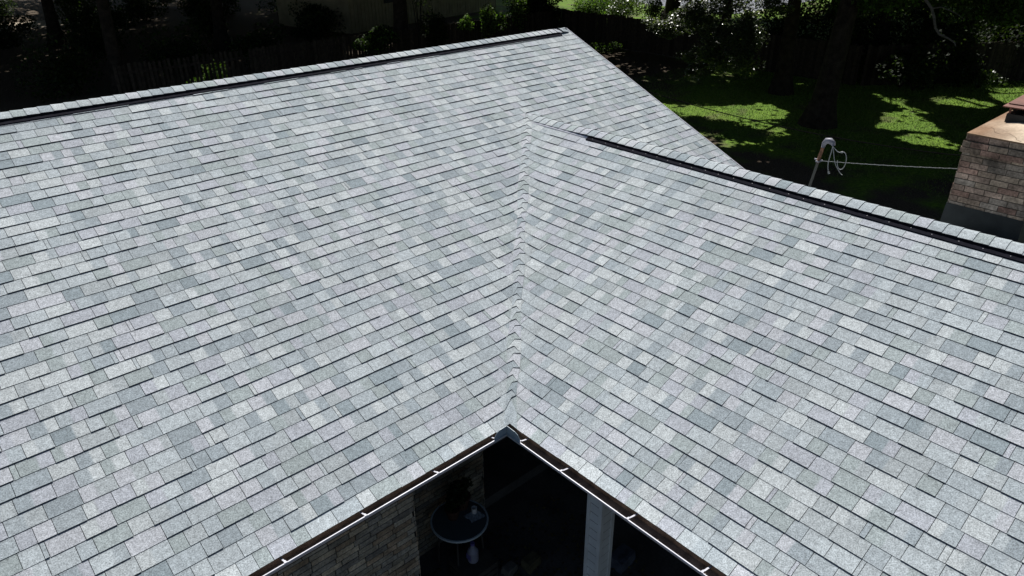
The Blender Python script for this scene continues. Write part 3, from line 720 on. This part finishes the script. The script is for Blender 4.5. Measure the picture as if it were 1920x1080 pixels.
# hanging oak foliage (part of the slimmer oak, seen in front of the fence)
hang = [t for t in sc.objects if t.name.startswith('oak_tree')][1]
pts = []
for (c, r_, n) in [((22.0, 14.9, 2.55), (.7, 1.0, .45), 2200), ((22.0, 13.7, 3.1), (.9, 1.0, .8), 3800), ((22.1, 12.5, 2.7), (1.0, 1.0, .9), 4600), ((22.0, 11.3, 2.8), (.9, .9, .9), 3600), ((22.0, 12.2, 1.7), (.8, .9, .6), 2600), ((22.0, 11.0, 1.8), (.7, .7, .7), 1800), ((21.9, 13.4, 1.6), (.6, .5, .4), 700), ((22.3, 12.2, 3.8), (1.0, 1.1, .6), 2400), ((22.6, 10.9, 3.7), (1.0, 1.0, .6), 1800), ((22.3, 13.8, 3.8), (.9, 1.1, .5), 1800), ((21.9, 13.2, .95), (.4, .35, .3), 420)]:
    pts.append(blob(c, r_, n, 16))
CAMP = np.array([-3.67, -4.14, 7.02])
P = CAMP+(np.concatenate(pts)-CAMP)*.922
big = sc.objects['oak_tree']
leaves('hanging_foliage', P[rng.random(len(P)) < .8], .115, [(.05, .07, .03), (.035, .05, .025), (.07, .09, .04), (.04, .055, .03)], M_leaf, big, up=1.1)
lb = MB()
lb.tube([(21.4, 7.4, 6.8), (21.0, 9.2, 6.1), (20.5, 11.0, 4.9), (20.2, 12.3, 3.7), (20.0, 13.6, 2.9)], [.13, .10, .07, .04, .02], 8)
lb.tube([(20.5, 11.0, 4.9), (20.2, 10.9, 3.9), (20.0, 11.1, 2.9), (19.9, 11.6, 2.0)], [.06, .045, .03, .012], 8)
lb.build('limb', M_bark, big, smooth=True)
# drooping pale grey branch and leaves at the upper right, on the broad oak
big = sc.objects['oak_tree']
db = MB(); pale = (.2, .2, .2)
db.tube([(20.3, 4.9, H+3.6), (20.0, 4.38, H+1.95), (20.0, 4.15, H+1.72), (20.0, 4.03, H+1.5), (20, 3.93, H+1.22), (20.0, 3.76, H+1.05), (20, 3.5, H+.97), (20.0, 3.32, H+.88), (20.0, 3.26, H+.78)], [.05, .045, .04, .038, .036, .034, .028, .022, .012], 8)
db.tube([(20.0, 4.15, H+1.72), (20.0, 3.9, H+1.78), (20, 3.5, H+1.66), (20, 3.2, H+1.5)], [.02, .016, .012, .006], 6)
db.build('bare_branch', mat('pale grey wood', (.16, .15, .13), .9, .2, noise=[(20, .6, 1.2)]), big, smooth=True)
pts = [blob((25.8, 3.6, 3.9), (1.6, 1.2, .8), 2600, 12), blob((24.5, 5.2, 4.2), (1.5, 1.5, .7), 2200, 12), blob((22.3, 6.6, 4.6), (1.6, 1.8, .8), 2600), blob((23, 9, 4.6), (1.8, 1.8, .9), 2600), blob((27.5, 2.2, 3.4), (1.3, 1.0, .7), 1500), blob((26, 8, 4.8), (2.5, 2.5, 1.0), 4000, 20), blob((28, 5, 4.2), (2.5, 2.2, 1.1), 4000, 20), blob((29, 9.5, 3.8), (2, 2.2, 1.2), 3500, 20), blob((31, 5.5, 3.4), (2.2, 2.0, 1.2), 3500, 20), blob((30, 2.5, 3.2), (1.8, 1.6, .9), 2500, 16)]
pts = np.concatenate(pts); pts = pts[~lit(pts)]
leaves('hanging_foliage', pts, .13, GR+GL[:1], M_leafm, big, up=.2)

# ------------------------------------------------------------------ bushes
def bush(name, c, r_, n, size, label, cols=GD, cat='bush', group='bushes and vines in the garden', material=None, stems=5):
    t = empty(name, (c[0], c[1], 0), label, cat, group)
    leaves('foliage', blob(c, r_, n, 12), size, cols, material or M_leafm, t)
    mb = MB()
    for k in range(stems):
        a = k*2*math.pi/stems; mb.tube([(c[0], c[1], 0), (c[0]+math.cos(a)*r_[0]*.2, c[1]+math.sin(a)*r_[1]*.2, c[2]*.6), (c[0]+math.cos(a)*r_[0]*.45, c[1]+math.sin(a)*r_[1]*.45, c[2]+r_[2]*.3)], [.03, .022, .01], 6)
    mb.build('stem', M_bark, t)
    return t
bush('vine', (15.4, 26.7, 1.35), (1.3, .5, .75), 3600, .13, 'rounded vine mound with a sunlit right shoulder, left of the black trunk', GD+GL[:1])
bush('vine', (18.9, 26.75, 1.3), (.9, .4, 1.6), 3200, .12, 'dark vine with pale glints on the fence right of the black trunk', GD)
bush('vine', (18.6, 27.6, 3.4), (.8, .6, .9), 1200, .13, 'vine tuft hanging high in front of the tan wall', GD+GL[:1])
bush('vine', (21.0, 26.8, 1.55), (.45, .3, .5), 900, .12, 'small bright vine on the fence top left of the sunlit pickets', GL)
bush('vine', (22.9, 26.7, 1.45), (1.0, .45, .9), 3200, .12, 'bright green vine climbing over the fence right of the sunlit pickets', GL+GR)
bush('vine', (24.6, 26.9, 2.0), (.8, .5, 1.1), 1500, .12, 'green vine next to the ivy covered trunk', GL+GR)
bush('shrub', (8.0, 28.4, .6), (1.0, .45, .55), 1500, .12, 'sunlit plant seen through the gaps of the left fence', GL)
bush('shrub', (31.2, 27.2, 1.2), (1.1, 1.2, 1.2), 2600, .13, 'bright shrub directly behind the fence corner', GL+GR)
bush('shrub', (35.5, 30, 1.1), (2.0, 2.0, 1.2), 3200, .14, 'wide mid green shrub towards the pale street', GL+GR)
bush('shrub', (39, 33, 1.1), (2.2, 2.2, 1.2), 2600, .16, 'shrub beside the edge of the pale street', GR)
bush('shrub', (32.2, 28.6, 1.0), (1.0, 1.3, 1.0), 2600, .13, 'bright green shrub right of the ivy covered trunk beyond the fence', GL)
bush('shrub', (33.4, 26.9, 1.2), (1.3, 1.6, 1.2), 3400, .13, 'dark glossy shrub behind the fence in the middle of the gap', GR, material=M_leaf)
bush('shrub', (34.4, 25.0, 1.1), (1.0, 1.4, 1.3), 2400, .13, 'dark glossy shrub left of the lone trunk', GR, material=M_leaf)
bush('shrub', (36.5, 24.5, .6), (.8, .9, .6), 1200, .13, 'low bright shrub at the foot of the lone trunk', GL)
bush('shrub', (27.0, 22.3, .25), (.9, .8, .3), 900, .10, 'low weeds by the gable edge of the roof', GL[:2]+GR, cat='plant')
bush('shrub', (31.8, 5.7, .5), (.8, 1.0, .45), 1100, .13, 'low shrub with pale glints at the edge of the right hand grass', GR, material=M_leaf)
bush('shrub', (29.4, 7.4, .5), (1.2, .9, .6), 1400, .13, 'dark low shrub behind the middle of the right lawn', GD)
HB = [(30.5, 11.5, 1.6, 2.0), (33, 8.6, 1.6, 2.2), (36, 7.0, 1.8, 2.4), (38.5, 3.6, 1.8, 2.2), (30.8, 14.6, 1.2, 1.6), (40, 8, 2, 2.6), (29.6, 8.0, 1.5, 1.7), (31.8, 7.3, 1.6, 1.9), (34.2, 6.6, 1.8, 1.9), (36.5, 5.2, 1.5, 1.8)]
HN = ['dark bush behind the fence right of the slim oak', 'dark bush at the bend of the fence', 'wide dark bush top right behind the fence', 'dark bush above the right hand grass', 'dark bush behind the fence between the two oaks', 'far dark bush in the top right corner', 'dark bush in front of the fence bend', 'dark bush second from the fence bend', 'dark bush behind the pale glinting shrub', 'dark bush in front of the fence at the upper right']
HB += [(34, 12.5, 2.3, 2.3), (37.5, 10.5, 2.4, 2.4), (40, 13, 2.4, 2.6), (36, 15.5, 2.3, 2.4), (42, 9.5, 2.4, 2.6), (33, 15.8, 2.0, 2.0), (44, 5.5, 2.4, 2.6), (41, 4, 2.2, 2.4)]
HN += ['tall dark bush above the flared base of the broad oak', 'tall dark bush behind the bare drooping branch', 'tall far dark bush left of the bare branch', 'tall dark bush between the slim oak and the street', 'tall far dark bush right of the bare branch', 'dark bush just behind the fence at the slim oak', 'tall dark bush in the extreme top right', 'tall dark bush above the rusty chimney cap']
for (x, y, hz_, rd), l in zip(HB, HN): bush('bush', (x, y, hz_*.7), (rd, rd, hz_*.8), 2600, .17, l, GD)
LBs = [(3.5, 47), (7.5, 44.5), (13, 52.5), (19, 53), (9.5, 54.5), (22.5, 50), (-1, 57), (17, 60), (3.2, 31.5), (8.5, 33), (-2, 33), (12, 31.5), (16.5, 34), (6, 39), (13.5, 42), (0.5, 42), (19, 39.5), (9.5, 49), (2.5, 51), (16, 50), (5, 60.5), (14, 57)]  # the leading pair is added to darken lit ground at the upper left
LN = ['added to darken the ground between the trunks at the far left', 'added to darken the ground left of the middle of the dark wood', 'below the top edge left of centre', 'left of the top of the tan wall', 'right below the sunlit gravel', 'at the far corner of the tan house', 'in the top left corner', 'at the top edge in the deep wood', 'behind the left fence gaps', 'second behind the fence gaps', 'at the far left behind the ridge', 'right of the fence gaps', 'left of the tan wall', 'in the deep shade upper left', 'in the deep shade upper middle', 'at the left edge in deep shade', 'beside the corner of the tan house', 'before the sunlit gravel', 'below the sunlit gravel', 'deep in the wood left of centre', 'above the sunlit gravel', 'right of the sunlit gravel']
for (x, y), l in zip(LBs, LN): bush('bush', (x, y, 1.0), (random.uniform(1.5, 2.3), 1.6, random.uniform(.9, 1.5)), 2400, .17, 'dark bush '+l, GD if y > 33 else GD+GR[:1])

# grass tufts -----------------------------------------------------------
n = 80000
P = np.zeros((n, 3)); P[:, 0] = 16+20*rng.random(n)**.8; P[:, 1] = rng.uniform(1.5, 17, n)
P = P[(P[:, 0] > 16.5+np.abs(rng.normal(0, 1.6, n))) & (rng.random(n) < np.clip(1.35-.06*np.maximum(P[:, 1]-6, 0)*1.2, .12, 1))]
n = len(P); a = rng.random(n)*2*math.pi; hh = rng.uniform(.03, .08, n); wd = .009
V = np.zeros((n, 3, 3)); V[:, 0] = P; V[:, 1] = P; V[:, 2] = P
V[:, 0, 0] -= np.cos(a)*wd; V[:, 0, 1] -= np.sin(a)*wd; V[:, 1, 0] += np.cos(a)*wd; V[:, 1, 1] += np.sin(a)*wd
V[:, 2, 2] += hh; V[:, 2, :2] += rng.normal(0, .035, (n, 2))
me = bpy.data.meshes.new('grass'); me.vertices.add(3*n); me.vertices.foreach_set('co', V.astype(np.float32).ravel())
me.loops.add(3*n); me.loops.foreach_set('vertex_index', np.arange(3*n, dtype=np.int32)); me.polygons.add(n); me.polygons.foreach_set('loop_start', np.arange(0, 3*n, 3, dtype=np.int32))
me.materials.append(M_grass); me.update(calc_edges=True)
c = np.ones((n, 3, 4), np.float32); gc = np.array([(.11, .19, .02), (.14, .23, .03), (.18, .21, .07), (.08, .15, .02)])
c[:, :, :3] = (gc[rng.integers(4, size=n)]*rng.uniform(.7, 1.25, n)[:, None])[:, None, :]
me.color_attributes.new('Col', 'FLOAT_COLOR', 'CORNER').data.foreach_set('color', c.ravel())
o = bpy.data.objects.new('grass', me); sc.collection.objects.link(o); tag(o, 'short green lawn grass under the oaks', 'grass', kind='stuff')

# ------------------------------------------------------------------ fences
def fence(a, b, label, gap=.012, h=1.68, wide=.135):
    a, b = Vector((*a, 0)), Vector((*b, 0)); L_ = (b-a).length; U = (b-a)/L_; N_ = Vector((-U.y, U.x, 0))
    root = empty('picket_fence', tuple(a), label, 'fence', 'wooden fences round the garden')
    mb = MB(); u = 0
    while u < L_-wide:
        hh = h+random.uniform(-.05, .04); k = random.uniform(.5, 1.2); c = (.05*k, .04*k, .03*k); tl = random.uniform(-.012, .012)
        q = lambda uu, z, d: tuple(a+U*uu+N_*d+Vector((0, 0, z)))
        cx = .025
        f1 = [q(u, .02, 0), q(u+wide, .02, 0), q(u+wide+tl, hh-cx, 0), q(u+wide-cx+tl, hh, 0), q(u+cx+tl, hh, 0), q(u+tl, hh-cx, 0)]
        f2 = [tuple(Vector(p)+N_*.018) for p in f1]
        mb.face(f1, c); mb.face(list(reversed(f2)), c)
        for i in range(6):
            j = (i+1) % 6; mb.face([f1[i], f1[j], f2[j], f2[i]], c)
        u += wide+gap*random.uniform(.6, 1.8)
    mb.build('pickets', M_fence, root)
    for z in (.35, 1.3):
        rm = MB(); q = lambda uu, zz, d: tuple(a+U*uu+N_*d+Vector((0, 0, zz)))
        rm.hull([q(0, z, .02), q(L_, z, .02), q(L_, z, .06), q(0, z, .06), q(0, z+.09, .02), q(L_, z+.09, .02), q(L_, z+.09, .06), q(0, z+.09, .06)], (.04, .03, .025)); rm.build('rail', M_fence, root)
    return root
fence((28.4, 27.1), (28.6, 9.4), 'dark wooden picket fence behind the right lawn and the hanging oak leaves', gap=.003)
fence((28.7, 9.3), (38, 2.5), 'dark wooden fence running back behind the bushes at the upper right')
fence((9.4, 27.2), (28.3, 27.0), 'wooden picket fence overgrown with vines behind the main ridge', gap=.02)
fence((4.0, 27.3), (9.2, 27.2), 'gappy picket fence on the left with sunlight between its boards', gap=.07, wide=.11)

# neighbour's house -----------------------------------------------------
nb = empty('neighbour_house', (20.5, 38, 0), 'tan neighbouring house with vertical siding in deep shade behind the fence', 'house')
U = Vector((14.5, 3.0, 0)); Ln = U.length; U.normalize(); Nn = Vector((U.y, -U.x, 0)); A0 = Vector((20.5, 37.6, 0))
wm = MB(); q = lambda u, z, d: tuple(A0+U*u+Nn*d+Vector((0, 0, z)))
wm.hull([q(0, 0, -7), q(Ln, 0, -7), q(Ln, 0, 0), q(0, 0, 0), q(0, 2.7, -7), q(Ln, 2.7, -7), q(Ln, 2.7, 0), q(0, 2.7, 0)])
u = .1
while u < Ln: wm.hull([q(u, 0, 0), q(u+.045, 0, 0), q(u+.045, 0, .02), q(u, 0, .02), q(u, 2.7, 0), q(u+.045, 2.7, 0), q(u+.045, 2.7, .02), q(u, 2.7, .02)]); u += .3
wm.build('wall', M_wall2, nb)
rm = MB(); rm.face([q(-.5, 2.6, .5), q(Ln+.5, 2.6, .5), q(Ln+.5, 4.2, -3.5), q(-.5, 4.2, -3.5)]); rm.face([q(-.5, 4.2, -3.5), q(Ln+.5, 4.2, -3.5), q(Ln+.5, 2.6, -7.5), q(-.5, 2.6, -7.5)])
rm.build('roof', M_flash, nb)
for uu in (3.0, 8.2):
    wn = MB(); wn.hull([q(uu, 1.5, 0.02), q(uu+1.1, 1.5, .02), q(uu+1.1, 1.5, .05), q(uu, 1.5, .05), q(uu, 2.4, .02), q(uu+1.1, 2.4, .02), q(uu+1.1, 2.4, .05), q(uu, 2.4, .05)]); wn.build('window', M_flash, nb)

# ------------------------------------------------------------------ things on the patio
def lathe(mb, c, prof, n=24):
    rings = [[(c[0]+r_*math.cos(2*math.pi*k/n), c[1]+r_*math.sin(2*math.pi*k/n), c[2]+z) for k in range(n)] for r_, z in prof]
    for a, b in zip(rings[:-1], rings[1:]):
        for k in range(n): mb.face([a[k], a[(k+1) % n], b[(k+1) % n], b[k]])
glassm = mat('dim tabletop glass', (.06, .08, .09), .3, .3)
tb = empty('round_table', (-.05, .84, 0), 'round glass patio table with pale rim standing by the shaded brick wall', 'table')
t = MB(); lathe(t, (-.05, .84, .735), [(.0, 0), (.315, 0), (.315, .012), (0, .012)], 40); t.build('tabletop', glassm, tb)
t = MB(); lathe(t, (-.05, .84, .728), [(.312, .0), (.335, .0), (.338, .012), (.335, .024), (.317, .024)], 40); t.build('rim', mat('table rim paint', (.45, .52, .55), .4, .5), tb)
for k in range(4):
    a = R(45+90*k); t = MB(); t.tube([(-.05+.24*math.cos(a), .84+.24*math.sin(a), .73), (-.05+.28*math.cos(a), .84+.28*math.sin(a), 0)], .012); t.build('leg', M_fas, tb)
M_pot = mat('dark terracotta', (.05, .025, .018), .85, .2)
for i, (x, y, rr_, l) in enumerate([(.10, .98, .10, 'dark flower pot at the back of the round table'), (-.08, .92, .085, 'dark flower pot at the left side of the round table')]):
    pt = empty('flower_pot', (x, y, .747), l, 'flower pot', 'pots on the round table')
    t = MB(); lathe(t, (x, y, .748), [(0, 0), (rr_*.7, 0), (rr_*.95, rr_*1.4), (rr_*1.08, rr_*1.4), (rr_*1.08, rr_*1.7), (rr_*.9, rr_*1.7), (rr_*.88, rr_*1.4), (0, rr_*1.4)]); t.build('pot', M_pot, pt)
    leaves('plant', blob((x, y, .748+rr_*3), (.14, .14, .14), 500, 10), .05, GD, M_leafm, pt)
cloth = MB()
for k in range(8):
    for j in range(5):
        f = lambda a, b: (.02+a*.022+.01*math.sin(b), .70+b*.03-.004*a, .750+.014*abs(math.sin(a*1.3+b)))
        cloth.face([f(k, j), f(k+1, j), f(k+1, j+1), f(k, j+1)])
tag(cloth.build('cloth', mat('pale cloth', (.28, .32, .36), .9, .2)), 'crumpled pale cloth on the near right of the round table', 'cloth')
cu = MB(); lathe(cu, (.14, .80, .748), [(0, 0), (.028, 0), (.034, .09), (.03, .09), (.026, .005)], 16); tag(cu.build('cup', mat('white china', (.55, .55, .55), .4, .5)), 'small white cup at the right rim of the round table', 'cup')
jg = empty('jug', (-.04, .62, 0), 'white and violet plastic jug on the floor below the round table', 'jug')
j0 = Vector((.16, .98, 0)); 
t = MB(); jx, jy = -.06, .60
lathe(t, (jx, jy, .30), [(0, 0), (.06, 0), (.065, .02), (.065, .15), (.03, .21), (.022, .22), (.022, .25), (0, .25)], 18); t.build('body', mat('white plastic', (.24, .24, .30), .5, .4), jg)
t = MB(); lathe(t, (jx, jy, .545), [(0.026, 0), (.026, .03), (0, .03)], 14); t.build('cap', mat('violet plastic', (.12, .1, .3), .5, .4), jg)
t = MB(); t.box((jx-.066, jy-.04, .35), (jx-.064, jy+.04, .43)); t.build('sticker', mat('violet sticker', (.15, .13, .32), .6, .3), jg)
cr_ = empty('crate', (-.06, .60, 0), 'low dark crate under the plastic jug', 'crate'); 
t = MB()
for z in (.0, .1, .2):
    t.box((-.26, .40, z+.01), (.14, .42, z+.09)); t.box((-.26, .78, z+.01), (.14, .80, z+.09)); t.box((-.26, .42, z+.01), (-.24, .78, z+.09)); t.box((.12, .42, z+.01), (.14, .78, z+.09))
t.box((-.27, .39, .292), (.15, .81, .30)); t.build('slats', M_fas, cr_)
hs = MB()
for k in range(3):
    hs.tube([(-.52+.11*math.cos(a), .80+.11*math.sin(a), .02+.018*k) for a in np.linspace(0, 6.2, 26)], .009, 6)
tag(hs.build('hose', mat('grey green hose', (.12, .16, .15), .6, .4), smooth=True), 'coiled garden hose on the patio at the foot of the brick corner', 'hose')
lm = empty('wall_lamp', (2.58, 1.86, 1.9), 'small white globe lamp in the dark porch', 'lamp')
t = MB(); lathe(t, (1.93, 1.25, .80), [(.0, -.05), (.03, -.04), (.048, 0), (.035, .035), (0, .05)], 20); t.build('globe', mat('white glass', (.6, .58, .5), .4, .5), lm, smooth=True)
t = MB(); t.tube([(1.93, 1.25, 0), (1.93, 1.25, .75)], .012); t.tube([(1.93, 1.25, 0), (1.93, 1.25, .02)], .08); t.build('stand', M_fas, lm)
lm.location = (1.93, 1.25, 0); lm['label'] = 'small white globe lamp on a thin stand in the dark porch'
for ch_ in lm.children: ch_.matrix_parent_inverse = Matrix.Translation((-1.93, -1.25, 0))
for i, (x, y, w_, d_, h_, c, l) in enumerate([(.45, .18, .22, .16, .14, (.09, .08, .045), 'dull yellow box on the patio at the bottom edge'), (.22, .30, .18, .14, .10, (.12, .115, .10), 'small grey brown box left of the yellow one'), (1.25, -.55, .3, .22, .16, (.08, .09, .12), 'blue grey bundle right of the porch post')]):
    t = MB(); t.hull([(x, y, 0), (x+w_, y+.03, 0), (x+w_-.02, y+d_, 0), (x, y+d_, 0), (x+.01, y+.01, h_), (x+w_-.01, y+.035, h_*.95), (x+w_-.03, y+d_-.01, h_*1.05), (x+.01, y+d_-.01, h_)])
    t.box((x+.03, y+.05, h_*1.02), (x+w_-.05, y+.08, h_*1.06)); tag(t.build('box' if i < 2 else 'bundle', mat('box %d' % i, c, .8, .3, noise=[(12, .6, 1.3)])), l, 'box' if i < 2 else 'bundle')
P = np.zeros((900, 3)); P[:, 0] = rng.uniform(-.6, 1.6, 900); P[:, 1] = rng.uniform(-.8, 1.0, 900); P[:, 2] = .015
tag(leaves('leaf_litter', P, .05, [(.08, .06, .035), (.05, .04, .03), (.1, .09, .04)], M_leafm, None, up=3), 'dry leaves scattered over the dark patio', 'leaves', kind='stuff')
